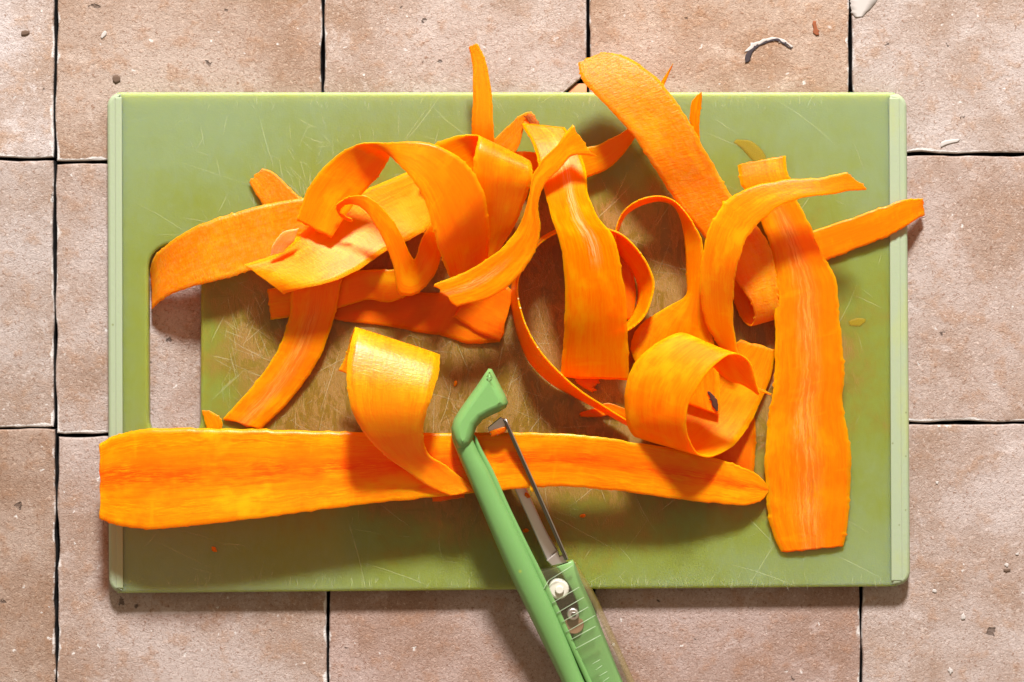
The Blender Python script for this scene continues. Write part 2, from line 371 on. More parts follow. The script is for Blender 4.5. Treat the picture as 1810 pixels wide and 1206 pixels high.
def ribbon(name, st, mat, label=None, th=5.0, cup=0.0, rag=1.0, end_rag=3.0, per=14, m=12, base=BT, parent=None, seed=None, wave=0.0):
    """st: stations (Lx, Ly, Lh, Rx, Ry, Rh) in photo pixels, heights above the board top"""
    seed = seed if seed is not None else random.uniform(0, 100)
    th *= 0.64
    A = resample([P(s[0], s[1], s[2] + base) for s in st], per)
    Z = resample([P(s[3], s[4], s[5] + base) for s in st], per)
    n = len(A)
    grid = [[None] * (m + 1) for _ in range(n)]
    ln = 0.0; us = []
    for i in range(n):
        if i: ln += ((A[i] + Z[i]) / 2 - (A[i - 1] + Z[i - 1]) / 2).length
        us.append(ln)
    for i in range(n):
        a, z = A[i], Z[i]; wv = z - a; w = max(wv.length, 1e-6)
        u = us[i] / S
        ra = (noise.noise(Vector((u * 0.035, seed, 0))) * 1.6 + noise.noise(Vector((u * 0.13, seed, 3))) * 0.9 + max(0, noise.noise(Vector((u * 0.3, seed, 8))) - 0.22) * 4.5) * rag * S
        rz = (noise.noise(Vector((u * 0.035, seed, 50))) * 1.6 + noise.noise(Vector((u * 0.13, seed, 53))) * 0.9 + max(0, noise.noise(Vector((u * 0.3, seed, 58))) - 0.22) * 4.5) * rag * S
        d = wv / w; a = a - d * ra; z = z + d * rz
        for j in range(m + 1):
            v = j / m; q = a.lerp(z, v)
            grid[i][j] = q
    # ragged ends
    for e, (i0, i1) in enumerate(((0, 1), (n - 1, n - 2))):
        for j in range(m + 1):
            t = (grid[i0][j] - grid[i1][j])
            if t.length < 1e-7: continue
            t.normalize()
            k = (noise.noise(Vector((j * 0.45, seed, 20 + e))) * 1.2 + noise.noise(Vector((j * 1.1, seed, 30 + e))) * 0.6) * end_rag * S
            grid[i0][j] = grid[i0][j] + t * k
    def normals(g):
        N = [[None] * (m + 1) for _ in range(n)]
        for i in range(n):
            for j in range(m + 1):
                du = g[min(i + 1, n - 1)][j] - g[max(i - 1, 0)][j]; dv = g[i][min(j + 1, m)] - g[i][max(j - 1, 0)]
                c = du.cross(dv)
                N[i][j] = c.normalized() if c.length > 1e-14 else Vector((0, 0, 1))
        return N
    N = normals(grid)
    if cup or wave:
        for i in range(n):
            w = (grid[i][m] - grid[i][0]).length
            for j in range(m + 1):
                v = j / m
                k = cup * w * 4 * v * (1 - v) + wave * S * noise.noise(Vector((us[i] / S * 0.02, v * 2.0, seed)))
                grid[i][j] = grid[i][j] + N[i][j] * k
        N = normals(grid)
    verts = []; faces = []; uvs = []
    for side in (1, -1):
        for i in range(n):
            for j in range(m + 1):
                edge = min(j, m - j, 2) / 2.0; t2 = th * S * 0.5 * (0.62 + 0.38 * edge)
                verts.append(grid[i][j] + N[i][j] * t2 * side)
    K = n * (m + 1)
    def vid(s, i, j): return s * K + i * (m + 1) + j
    sm = []
    for s in (0, 1):
        for i in range(n - 1):
            for j in range(m):
                f = [vid(s, i, j), vid(s, i + 1, j), vid(s, i + 1, j + 1), vid(s, i, j + 1)]
                if s: f.reverse()
                faces.append(f); sm.append(True)
    for i in range(n - 1):
        faces.append([vid(0, i, 0), vid(1, i, 0), vid(1, i + 1, 0), vid(0, i + 1, 0)]); sm.append(False)
        faces.append([vid(0, i, m), vid(0, i + 1, m), vid(1, i + 1, m), vid(1, i, m)]); sm.append(False)
    for j in range(m):
        faces.append([vid(0, 0, j), vid(0, 0, j + 1), vid(1, 0, j + 1), vid(1, 0, j)]); sm.append(False)
        faces.append([vid(0, n - 1, j), vid(1, n - 1, j), vid(1, n - 1, j + 1), vid(0, n - 1, j + 1)]); sm.append(False)
    cen = sum((Vector(v) for v in verts), Vector()) / len(verts)
    org = cen.copy()
    if parent is not None:
        org = Vector(); q = parent
        while q: org += Vector(q.location); q = q.parent
    verts = [v - org for v in verts]
    me = bpy.data.meshes.new(name); me.from_pydata(verts, [], faces)
    me.polygons.foreach_set('use_smooth', sm)
    ul = me.uv_layers.new(name='UVMap')
    for p_ in me.polygons:
        for li in p_.loop_indices:
            vi = me.loops[li].vertex_index % K; i, j = divmod(vi, m + 1)
            ul.data[li].uv = (us[i] / S / 100.0, j / m)
    me.update()
    bm = bmesh.new(); bm.from_mesh(me); bmesh.ops.recalc_face_normals(bm, faces=bm.faces[:]); bm.to_mesh(me); bm.free()
    o = link(name, me, mat, parent)
    if parent is None:
        o.location = cen
        tag(o, label, 'carrot peel', 'carrot peels heaped on the cutting board')
    return o
def peel(label, st, mat='plain', **kw): return ribbon('carrot_peel', st, M[mat], label, **kw)

# ------------------------------------------------------------------ damage on the tiles
M['pit'] = mat_plain('brown_pit', (0.115, 0.075, 0.055), 0.95, 0.1)
M['crack'] = mat_plain('dark_crack', (0.05, 0.04, 0.045), 0.9, 0.1)
M['chip'] = mat_plain('bare_white_chip', (0.42, 0.385, 0.365), 0.85, 0.2)
M['rust'] = mat_plain('rust_stain', (0.23, 0.075, 0.035), 0.95, 0.1)
M['brick'] = mat_plain('bare_red_clay', (0.46, 0.20, 0.10), 0.9, 0.1)
def tile_at(x, y):
    w = P(x, y)
    return min((o for o in top.children if o.name.startswith('tile')), key=lambda o: (o.location.xy - w.xy).length)
def flat(name, st, mat, tile, h=0.25, rag=0.8, th=0.5):
    return ribbon(name, [(a, b, h, c, d, h) for a, b, c, d in st], M[mat], th=th, per=5, m=3, base=0, parent=tile, rag=rag, end_rag=1)
t5 = tile_at(1300, 60)
flat('crack_rim', [(1316, 92, 1328, 90), (1324, 83, 1332, 87), (1342, 74, 1342, 78), (1362, 69, 1363, 72), (1376, 67, 1374, 70), (1390, 74, 1388, 77), (1402, 83, 1401, 86)], 'chip', t5, 0.15, 2.2, 0.25)
flat('crack', [(1317, 112, 1323, 110), (1318, 98, 1330, 99), (1329, 86, 1333, 90), (1342, 77, 1342, 80), (1363, 71, 1364, 74), (1375, 70, 1373, 73), (1388, 77, 1386, 80), (1400, 85, 1399, 87)], 'crack', t5, 0.3, 2.0, 0.25)
flat('rust_mark', [(1436, 38, 1442, 37), (1437, 50, 1445, 49), (1441, 64, 1447, 63)], 'rust', t5, 0.15, 1.6, 0.25)
t6 = tile_at(1600, 60)
flat('chip', [(1504, -12, 1552, -12), (1505, 6, 1548, 6), (1508, 22, 1536, 20), (1514, 31, 1526, 30)], 'chip', t6, 0.25, 2.0)
flat('chip', [(1664, 250, 1662, 262), (1676, 247, 1674, 257), (1698, 245, 1694, 251)], 'chip', t6)
flat('pit', [(199, 135, 199, 144), (206, 132, 206, 148), (213, 136, 213, 144)], 'pit', tile_at(300, 60), 0.5)
flat('chip', [(178, 65, 180, 69), (181, 58, 186, 64), (185, 54, 189, 57)], 'chip', tile_at(300, 60), 0.5)
flat('pit', [(37, 57, 37, 62), (44, 54, 44, 64), (52, 55, 52, 60)], 'pit', tile_at(20, 60), 0.5)
t7 = tile_at(1700, 1000)
for x, y, q in ((1652, 1045, 4), (1779, 1000, 4), (1703, 1092, 3.5), (1680, 1186, 4.5), (1657, 853, 3.5), (1798, 980, 3)):
    flat('chip', [(x - q, y - q * 0.3, x - q, y + q * 0.3), (x, y - q * 0.7, x, y + q * 0.7), (x + q * 0.9, y - q * 0.4, x + q * 0.9, y + q * 0.5)], 'chip', t7, 0.15, 2.2, 0.25)
flat('pit', [(1774, 1006, 1774, 1010), (1780, 1006, 1780, 1011), (1786, 1005, 1786, 1009)], 'pit', t7)
flat('bare_clay', [(1002, 165, 1003, 230), (1016, 150, 1016, 230), (1030, 148, 1031, 230), (1037, 150, 1037, 230)], 'brick', tile_at(1030, 60), -9, 1.0, 6)

# ------------------------------------------------------------------ cutting board
board = tag(empty('cutting_board', P(895, 605, 0)), 'translucent green plastic cutting board with pale rubber ends, under the carrot peels', 'cutting board')
bo = board.location.copy()
def arc(cx, cy, r, a0, a1, n=8): return [(cx + r * math.cos(math.radians(a0 + (a1 - a0) * i / n)), cy - r * math.sin(math.radians(a0 + (a1 - a0) * i / n))) for i in range(n + 1)]
def loc2(pts, h): return [Vector((B(x, y, h) - bo)[:2]) for x, y in pts]
hole = arc(304, 474, 42, 180, 90) + arc(317, 470, 38, 90, 0) + arc(317, 742, 37, 0, -90) + arc(301, 740, 38, 270, 180)
def side(a, b, n=10): return [(a[0] + (b[0] - a[0]) * i / n, a[1] + (b[1] - a[1]) * i / n) for i in range(n)]
pan = side((206, 163), (1582, 163), 24) + side((1582, 163), (1586, 1037), 12) + side((1586, 1037), (207, 1049), 24) + side((207, 1049), (206, 163), 12)
me = slab(loc2(pan, 0), [loc2(hole, 0)], [(3 * S, 4 * S), (0.0, 7 * S), (0.0, (BT - 5) * S), (1.2 * S, (BT - 2) * S), (3.4 * S, (BT - 0.5) * S), (6 * S, BT * S)])
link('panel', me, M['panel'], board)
def mat_grip():
    t = NT('pale_green_rubber')
    v = t.new('ShaderNodeTexCoord').outputs['Object']
    st = t.noise(t.mapping(v, (1, 0.35, 1)), 60, 4, 0.65)
    c = t.mix(t.math('MULTIPLY', t.sm(st, 0.50, 0.72), 0.5), (0.290, 0.345, 0.225), (0.34, 0.37, 0.11))
    sp = t.voro(v, 420); pr = t.new('ShaderNodeSeparateColor'); t.l.new(sp.outputs['Color'], pr.inputs[0])
    c = t.mix(t.math('MULTIPLY', t.math('MULTIPLY', t.sm(sp.outputs['Distance'], 0.22, 0.1), t.math('GREATER_THAN', pr.outputs[0], 0.93)), 0.7), c, (0.16, 0.17, 0.06))
    return t.p(Base_Color=c, Roughness=0.55, Specular_IOR_Level=0.35, Subsurface_Weight=0.35, Subsurface_Radius=(0.7, 1.0, 0.4), Subsurface_Scale=0.002,
               Normal=t.bump(t.noise(v, 900, 3), 0.00012, 0.4))
M['grip'] = mat_grip()
for (tl, tr, br, bl, side_) in (((188, 163), (217, 163), (219, 1049), (191, 1049), -1), ((1604, 164), (1570, 164), (1574, 1037), (1610, 1036), 1)):
    r = 24
    if side_ < 0:
        out = [tr, (tl[0] + r, tl[1])] + [(tl[0] + r - r * math.sin(a), tl[1] + r - r * math.cos(a)) for a in [math.radians(q) for q in (20, 40, 60, 80)]] + side((tl[0], tl[1] + r), (bl[0], bl[1] - r), 10) + \
              [(bl[0] + r - r * math.cos(a), bl[1] - r + r * math.sin(a)) for a in [math.radians(q) for q in (0, 20, 40, 60, 80)]] + [(bl[0] + r, bl[1]), br]
        rid = [(tl[0] + 15, tl[1] + 9), (tl[0] + 27, tl[1] + 9), (bl[0] + 26, bl[1] - 9), (bl[0] + 14, bl[1] - 9)]
    else:
        out = [tr, (tl[0] - r, tl[1])] + [(tl[0] - r + r * math.sin(a), tl[1] + r - r * math.cos(a)) for a in [math.radians(q) for q in (20, 40, 60, 80)]] + side((tl[0], tl[1] + r), (bl[0], bl[1] - r), 10) + \
              [(bl[0] - r + r * math.cos(a), bl[1] - r + r * math.sin(a)) for a in [math.radians(q) for q in (0, 20, 40, 60, 80)]] + [(bl[0] - r, bl[1]), br]
        rid = [(tl[0] - 14, tl[1] + 9), (tl[0] - 32, tl[1] + 9), (bl[0] - 34, bl[1] - 9), (bl[0] - 15, bl[1] - 9)]
    g = link('end_grip', slab(loc2(out, 3), [], [(4 * S, 0.0), (0.0, 5 * S), (0.0, (BT - 8) * S), (1.2 * S, (BT - 3) * S), (3.6 * S, (BT + 0.2) * S), (7 * S, (BT + 1.6) * S)], smooth=True), M['grip'], board)
    rp = []
    for k in range(4):
        rp += side(rid[k], rid[(k + 1) % 4], 4)
    link('raised_rib', slab(loc2(rp, 4), [], [(0.0, (BT - 6) * S), (0.0, (BT + 2.0) * S), (0.8 * S, (BT + 2.6) * S), (2.2 * S, (BT + 2.9) * S)]), M['grip'], g)

# knife scratches: hair-thin raised burrs on the plastic
def scratch_mesh():
    rnd = random.Random(3); vs_, fs = [], []
    def add(x, y, ang, L, w, bend=0.0):
        n = 3 if L > 40 else 2; pts = []
        for i in range(n + 1):
            t = i / n; a = ang + bend * (t - 0.5)
            pts.append((x + math.cos(a) * L * (t - 0.5), y + math.sin(a) * L * (t - 0.5)))
        for q in pts:
            if not (222 < q[0] < 1566 and 168 < q[1] < 1044) or (250 < q[0] < 366 and 420 < q[1] < 790): return
        k = len(vs_)
        for i, (px, py) in enumerate(pts):
            ww = w * 0.5 * (0.15 if i in (0, n) else 1.0)
            nx, ny = -math.sin(ang), math.cos(ang)
            for sg in (-1, 1):
                vs_.append(B(px + nx * ww * sg, py + ny * ww * sg, 0.35) - bo)
        for i in range(n): fs.append((k + 2 * i, k + 2 * i + 1, k + 2 * i + 3, k + 2 * i + 2))
    for _ in range(900):
        x = rnd.gauss(880, 330); y = rnd.gauss(590, 190)
        ang = rnd.choice((1.2, 1.35, 1.75, 2.1, 0.5, 0.25, 2.6)) + rnd.gauss(0, 0.16)
        add(x, y, ang, rnd.expovariate(1 / 34) + 8, rnd.uniform(0.25, 0.75), rnd.gauss(0, 0.08))
    for _ in range(160):
        x = rnd.uniform(230, 1560); y = rnd.uniform(200, 1030)
        add(x, y, rnd.choice((1.1, 0.5, 2.2, 0.3)) + rnd.gauss(0, 0.2), rnd.uniform(25, 150), rnd.uniform(0.4, 0.9), rnd.gauss(0, 0.12))
    for _ in range(200):
        x = rnd.uniform(225, 1560); add(x, rnd.gauss(1030, 6), 1.57 + rnd.gauss(0, 0.3), rnd.uniform(6, 22), rnd.uniform(0.4, 0.9))
    for _ in range(70):
        x = rnd.uniform(300, 1500); add(x, rnd.gauss(182, 6), 1.57 + rnd.gauss(0, 0.3), rnd.uniform(6, 20), rnd.uniform(0.4, 0.9))
    for _ in range(140):
        x = rnd.gauss(530, 70); y = rnd.gauss(350, 60)
        add(x, y, 1.25 + rnd.gauss(0, 0.35), rnd.uniform(10, 50), rnd.uniform(0.35, 0.8))
    for _ in range(70):
        x = rnd.gauss(440, 60); y = rnd.gauss(590, 70)
        add(x, y, rnd.choice((1.5, 1.0, 2.3, 0.4)) + rnd.gauss(0, 0.2), rnd.uniform(20, 90), rnd.uniform(0.35, 0.9))
    me = bpy.data.meshes.new('knife_scratches'); me.from_pydata(vs_, [], fs); me.update(); return me
def mat_scratch():
    t = NT('plastic_burr'); t.p(Base_Color=(0.66, 0.68, 0.46), Roughness=0.6, Alpha=0.30); return t.m
tag(link('knife_scratches', scratch_mesh(), mat_scratch(), board), kind='stuff')

M['juice'] = mat_plain('dried_carrot_juice', (0.36, 0.24, 0.012), 0.6, 0.2, 0.0, Alpha=0.38)
for st in ([(1500, 568, 1502, 576), (1515, 563, 1517, 577), (1530, 564, 1530, 570)], [(1576, 836, 1580, 835), (1577, 850, 1584, 848), (1581, 862, 1587, 860), (1585, 874, 1588, 873)],
           [(1296, 252, 1302, 246), (1310, 262, 1330, 250), (1328, 282, 1352, 272), (1345, 296, 1356, 290)]):
    ribbon('juice_stain', [(a, b, 0.5 if a < 1570 else 2.2, c, d, 0.5 if a < 1570 else 2.2) for a, b, c, d in st], M['juice'], th=0.35, per=5, m=4, parent=board, rag=0.8, end_rag=1)

# ------------------------------------------------------------------ the carrot peels, from the bottom of the heap up
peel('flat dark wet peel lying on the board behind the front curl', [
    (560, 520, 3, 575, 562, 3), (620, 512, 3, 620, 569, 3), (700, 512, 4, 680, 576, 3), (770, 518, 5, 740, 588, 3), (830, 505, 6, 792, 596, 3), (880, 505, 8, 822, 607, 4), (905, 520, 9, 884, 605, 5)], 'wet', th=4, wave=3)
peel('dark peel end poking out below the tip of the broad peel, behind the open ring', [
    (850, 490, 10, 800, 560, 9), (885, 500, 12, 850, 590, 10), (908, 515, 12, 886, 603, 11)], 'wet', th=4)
peel('short square peel end half hidden under the highlit peel on the left', [
    (473, 511, 10, 478, 565, 10), (530, 503, 12, 540, 557, 12), (600, 488, 16, 598, 545, 14), (640, 478, 20, 650, 530, 16), (702, 476, 26, 690, 534, 18), (740, 470, 30, 735, 515, 22)], 'plain', th=5)
peel('short rounded peel stub pointing to the upper left above the long left peel', [
    (463, 298, 6, 440, 322, 6), (482, 304, 8, 452, 342, 8), (505, 325, 10, 468, 366, 10), (530, 348, 12, 495, 392, 12), (560, 372, 14, 530, 415, 14)], 'skin', th=5, end_rag=5)
peel('wide bumpy peel hanging over the board handle opening', [
    (266, 478, -16, 269, 545, -8), (273, 454, 8, 285, 530, 12), (291, 436, 26, 312, 515, 30), (322, 414, 40, 351, 504, 44), (362, 394, 46, 392, 493, 48), (410, 377, 44, 440, 480, 46), (465, 363, 38, 490, 464, 40), (526, 352, 20, 545, 452, 18), (580, 345, 8, 600, 440, 6)], 'skin', th=5, cup=0.03)
peel('curved peel running down from the heap to the lower left of the board', [
    (520, 455, 30, 612, 440, 32), (514, 520, 24, 604, 490, 26), (511, 562, 20, 592, 555, 23), (494, 612, 13, 571, 620, 17), (464, 660, 9, 540, 672, 12), (430, 702, 6, 500, 722, 8), (394, 740, 4, 460, 760, 6)], 'core_pale', th=5, cup=0.03)
peel('tiny leaf shaped peel scrap beside the board handle opening', [
    (357, 725, 3, 358, 730, 3), (377, 729, 4, 361, 745, 4), (392, 745, 5, 368, 760, 5), (390, 765, 5, 376, 772, 5)], 'plain', th=4, end_rag=1)
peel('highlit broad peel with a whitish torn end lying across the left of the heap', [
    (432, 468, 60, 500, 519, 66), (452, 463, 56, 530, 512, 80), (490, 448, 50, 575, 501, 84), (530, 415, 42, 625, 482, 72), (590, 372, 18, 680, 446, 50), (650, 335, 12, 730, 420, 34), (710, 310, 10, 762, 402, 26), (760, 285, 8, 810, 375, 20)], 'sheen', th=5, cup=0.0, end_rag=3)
peel('tiny pale skin curl resting on the highlit broad peel', [
    (478, 452, 68, 500, 446, 68), (482, 432, 76, 508, 436, 70), (502, 411, 80, 520, 426, 72), (527, 405, 76, 521, 420, 72)], 'pale_skin', th=4, end_rag=2)
peel('narrow looped peel arching in front of the big left arch', [
    (622, 388, 78, 622, 392, 74), (606, 380, 82, 610, 388, 76), (594, 370, 88, 599, 379, 82), (598, 359, 96, 606, 364, 92), (619, 347, 108, 627, 361, 104), (641, 345, 114, 647, 373, 108), (666, 359, 112, 664, 399, 106), (692, 387, 102, 682, 434, 96), (712, 421, 86, 696, 474, 80), (726, 452, 70, 707, 520, 58), (733, 458, 60, 735, 520, 46), (745, 424, 58, 768, 486, 46), (764, 392, 56, 782, 446, 44), (790, 360, 50, 800, 410, 40)], 'plain', th=5)
peel('upright slim peel pointing straight up past the far edge of the board', [
    (829, 83, 66, 844, 77, 72), (834, 108, 70, 857, 104, 72), (836, 160, 74, 869, 168, 72), (834, 215, 68, 872, 222, 66), (834, 260, 52, 876, 262, 50), (838, 310, 32, 880, 310, 30)], 'thin', th=5, cup=0.04)
withered = peel('peel with a brown withered tip peeking out behind the heap', [
    (953, 226, 62, 926, 224, 60), (940, 199, 60, 923, 218, 56), (926, 201, 56, 922, 240, 52), (903, 219, 48, 912, 268, 46), (873, 247, 40, 890, 290, 38), (840, 280, 30, 850, 330, 28)], 'skin', th=5, end_rag=5)
peel('curved peel running behind the heap with its tip past the board edge', [
    (1190, 112, 60, 1172, 152, 56), (1165, 150, 52, 1150, 195, 46), (1111, 226, 40, 1120, 247, 30), (1070, 250, 38, 1085, 290, 26), (1035, 262, 36, 1038, 314, 24), (980, 270, 34, 980, 325, 24), (925, 268, 32, 925, 320, 24), (880, 270, 26, 880, 320, 22)], 'plain', th=5)
peel('thin sliver standing up behind the long diagonal peel', [
    (1231, 170, 60, 1240, 163, 62), (1222, 182, 58, 1240, 178, 58), (1219, 213, 52, 1236, 220, 50), (1226, 250, 42, 1240, 260, 40), (1240, 300, 30, 1258, 310, 28)], 'plain', th=5, end_rag=4)
peel('big left arch of peel curling over the highlit peel', [
    (525, 390, 60, 585, 420, 66), (545, 332, 66, 632, 352, 72), (583, 285, 78, 668, 312, 84), (622, 260, 98, 685, 286, 102), (650, 253, 122, 690, 276, 124), (690, 252, 142, 702, 288, 146), (752, 252, 150, 724, 312, 156), (795, 268, 150, 745, 343, 156), (830, 296, 144, 762, 388, 150), (853, 336, 134, 773, 432, 132), (862, 378, 110, 783, 460, 104), (864, 420, 80, 790, 480, 76), (862, 460, 50, 800, 502, 48)], 'plain', th=5)
peel('second broad arch of peel behind the big left arch', [
    (740, 300, 44, 800, 360, 44), (765, 258, 50, 850, 340, 48), (800, 243, 62, 895, 310, 56), (834, 239, 82, 925, 288, 72), (846, 242, 104, 935, 284, 94), (840, 266, 118, 940, 296, 112), (836, 300, 114, 940, 318, 116), (838, 345, 96, 930, 350, 102), (848, 400, 66, 912, 395, 78), (850, 450, 40, 890, 430, 52), (840, 490, 24, 872, 462, 34)], 'plain', th=5)
peel('narrow peel standing on edge in an open ring at the centre of the board', [
    (1116, 748, 46, 1112, 754, 14), (1066, 717, 60, 1058, 724, 10), (1029, 693, 70, 1017, 702, 4), (989, 659, 76, 973, 677, 4), (956, 622, 80, 936, 640, 4), (936, 589, 80, 918, 600, 4), (923, 556, 80, 908, 560, 4), (915, 519, 80, 903, 522, 4), (917, 491, 78, 910, 485, 4), (932, 462, 75, 930, 450, 4), (955, 430, 72, 958, 420, 4), (985, 412, 70, 990, 404, 4), (1030, 398, 65, 1030, 398, 4), (1070, 404, 62, 1056, 414, 4), (1098, 414, 62, 1076, 430, 4), (1126, 440, 62, 1098, 455, 4), (1146, 470, 62, 1116, 477, 4), (1156, 500, 62, 1127, 503, 5), (1152, 528, 62, 1127, 532, 5), (1139, 559, 60, 1118, 556, 5), (1112, 583, 56, 1100, 578, 5), (1080, 594, 50, 1076, 586, 5)], 'plain', th=6, m=8, rag=0.7)
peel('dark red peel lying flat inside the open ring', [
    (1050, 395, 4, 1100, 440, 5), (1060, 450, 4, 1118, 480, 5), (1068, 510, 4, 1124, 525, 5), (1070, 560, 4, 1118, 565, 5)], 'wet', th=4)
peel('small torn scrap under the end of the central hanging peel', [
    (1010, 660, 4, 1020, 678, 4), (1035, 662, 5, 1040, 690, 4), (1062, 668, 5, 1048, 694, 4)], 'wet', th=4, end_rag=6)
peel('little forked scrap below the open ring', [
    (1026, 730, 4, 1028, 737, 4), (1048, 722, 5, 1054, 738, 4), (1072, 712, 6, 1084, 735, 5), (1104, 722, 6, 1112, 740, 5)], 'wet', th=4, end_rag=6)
turned = peel('loop of peel turning from a thin arch into a broad flat end at right centre', [
    (1090, 452, 40, 1088, 454, 6), (1088, 412, 58, 1092, 414, 24), (1098, 380, 68, 1104, 384, 38), (1115, 362, 76, 1120, 370, 44), (1140, 350, 80, 1143, 360, 48), (1168, 347, 82, 1168, 356, 52), (1193, 356, 82, 1190, 364, 54), (1212, 376, 82, 1202, 384, 55), (1228, 400, 80, 1209, 415, 54), (1241, 428, 76, 1212, 445, 50), (1243, 470, 70, 1213, 485, 44), (1241, 515, 62, 1212, 522, 40), (1250, 565, 52, 1180, 543, 34), (1264, 620, 42, 1135, 572, 28), (1272, 680, 34, 1115, 612, 24), (1270, 734, 30, 1150, 690, 22)], 'plain', th=5)
peel('long diagonal peel with a rounded end rising past the far board edge', [
    (1022, 112, 78, 1062, 93, 74), (1030, 142, 88, 1102, 99, 78), (1052, 167, 95, 1142, 122, 88), (1084, 200, 99, 1180, 160, 97), (1120, 242, 97, 1216, 210, 99), (1156, 295, 88, 1244, 262, 94), (1192, 350, 70, 1274, 315, 78), (1230, 400, 62, 1306, 364, 72), (1266, 446, 56, 1342, 405, 64), (1294, 485, 54, 1364, 445, 56), (1313, 512, 54, 1372, 490, 52), (1327, 535, 50, 1376, 525, 48), (1333, 560, 40, 1378, 548, 40), (1327, 576, 28, 1376, 562, 28), (1312, 566, 14, 1372, 556, 16), (1296, 530, 9, 1360, 520, 10), (1290, 490, 8, 1340, 480, 8)], 'skin', th=5, rag=1.2)
peel('narrow peel pointing right across the rubber end of the board', [
    (1380, 425, 6, 1400, 485, 5), (1441, 407, 8, 1466, 459, 7), (1504, 386, 12, 1508, 442, 9), (1560, 366, 14, 1567, 418, 11), (1602, 353, 10, 1609, 395, 7), (1631, 351, -8, 1633, 381, -14)], 'plain', th=6, end_rag=2)
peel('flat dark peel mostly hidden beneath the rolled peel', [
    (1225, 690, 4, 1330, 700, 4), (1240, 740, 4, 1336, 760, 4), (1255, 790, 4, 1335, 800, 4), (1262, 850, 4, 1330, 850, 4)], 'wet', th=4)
peel('broad peel rolled into an open tube on the right of the board', [
    (1308, 601, 10, 1370, 618, 12), (1262, 636, 9, 1364, 660, 10), (1222, 680, 9, 1349, 700, 12), (1180, 712, 10, 1325, 750, 20), (1140, 736, 22, 1298, 786, 36), (1124, 752, 46, 1270, 803, 62), (1124, 772, 62, 1250, 808, 86), (1113, 760, 80, 1232, 801, 108), (1106, 735, 92, 1218, 777, 130), (1105, 700, 102, 1213, 745, 148), (1111, 665, 110, 1219, 711, 158), (1130, 632, 114, 1235, 680, 164), (1165, 604, 116, 1258, 651, 164), (1206, 589, 112, 1284, 630, 158), (1244, 610, 104, 1304, 626, 148), (1262, 648, 98, 1320, 634, 138), (1284, 670, 98, 1331, 652, 128), (1314, 681, 102, 1335, 672, 120), (1341, 698, 108, 1343, 696, 112)], 'matte', th=5, rag=0.8, per=8)
peel('thin bright splinter sticking out of the rolled peel', [
    (1325, 678, 66, 1325, 686, 66), (1345, 687, 62, 1343, 693, 62), (1364, 696, 58, 1363, 698, 58)], 'thin', th=4, m=4, end_rag=0.5)
peel('long wide peel with a pale core lying down the right of the board', [
    (1303, 292, 40, 1388, 276, 44), (1308, 318, 48, 1394, 312, 52), (1325, 352, 52, 1408, 352, 54), (1348, 396, 50, 1430, 396, 52), (1364, 450, 46, 1448, 440, 46), (1369, 520, 44, 1476, 490, 40), (1370, 600, 40, 1485, 570, 36), (1368, 680, 36, 1492, 650, 32), (1356, 750, 28, 1490, 718, 26), (1352, 830, 18, 1503, 800, 18), (1355, 890, 10, 1503, 866, 10), (1362, 932, 7, 1498, 928, 7), (1379, 976, 5, 1490, 966, 5)], 'core_pale', th=6, rag=1.6, cup=0.015, end_rag=3)
peel('long tapering peel with a red core lying across the front of the board', [
    (176, 785, 46, 176, 917, 56), (205, 770, 54, 206, 928, 66), (256, 759, 60, 252, 935, 76), (360, 757, 62, 345, 929, 82), (480, 760, 62, 480, 913, 82), (620, 764, 62, 620, 894, 78), (740, 766, 64, 740, 882, 75), (870, 764, 70, 870, 868, 76), (1000, 768, 84, 985, 860, 74), (1085, 777, 80, 1080, 866, 70), (1200, 796, 58, 1195, 882, 58), (1272, 813, 38, 1262, 890, 43), (1322, 830, 24, 1312, 893, 30), (1348, 848, 16, 1345, 886, 18), (1359, 864, 12, 1358, 870, 12)], 'core_red', th=7, rag=1.1, cup=0.02, end_rag=2, m=16)
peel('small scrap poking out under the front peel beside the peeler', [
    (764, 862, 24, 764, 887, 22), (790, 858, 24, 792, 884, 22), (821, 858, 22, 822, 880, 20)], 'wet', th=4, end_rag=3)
peel('glossy front curl standing on the long front peel', [
    (598, 655, 66, 690, 690, 60), (612, 625, 76, 740, 668, 70), (620, 596, 92, 765, 642, 88), (628, 579, 114, 776, 627, 110), (622, 600, 137, 777, 644, 132), (614, 638, 155, 772, 672, 149), (613, 680, 166, 764, 700, 158), (622, 724, 164, 754, 728, 156), (644, 766, 146, 748, 766, 138), (680, 804, 118, 758, 803, 106), (726, 838, 94, 790, 824, 87), (764, 863, 83, 820, 848, 80), (798, 877, 81, 842, 866, 79)], 'thin', th=5, cup=0.0, rag=1.0)
peel('central peel hanging down with a straight cut end', [
    (922, 219, 62, 998, 226, 66), (942, 256, 86, 1022, 264, 88), (955, 306, 108, 1036, 304, 108), (964, 345, 120, 1040, 345, 118), (976, 388, 126, 1058, 385, 122), (990, 432, 124, 1084, 418, 120), (998, 490, 110, 1098, 474, 110), (998, 560, 86, 1106, 532, 92), (995, 618, 54, 1110, 605, 60), (990, 666, 28, 1112, 672, 30)], 'core_white', th=6, end_rag=1.5)
peel('twisted peel crossing over the top of the heap to a torn square end', [
    (1012, 221, 150, 1052, 276, 148), (986, 254, 146, 1012, 276, 146), (958, 284, 142, 988, 300, 142), (941, 315, 138, 962, 328, 138), (934, 352, 132, 951, 362, 132), (920, 395, 122, 956, 402, 122), (890, 436, 112, 946, 442, 114), (842, 470, 104, 914, 491, 106), (800, 490, 100, 868, 526, 102), (766, 502, 98, 806, 542, 98)], 'core_brown', th=5, rag=0.9, end_rag=6)
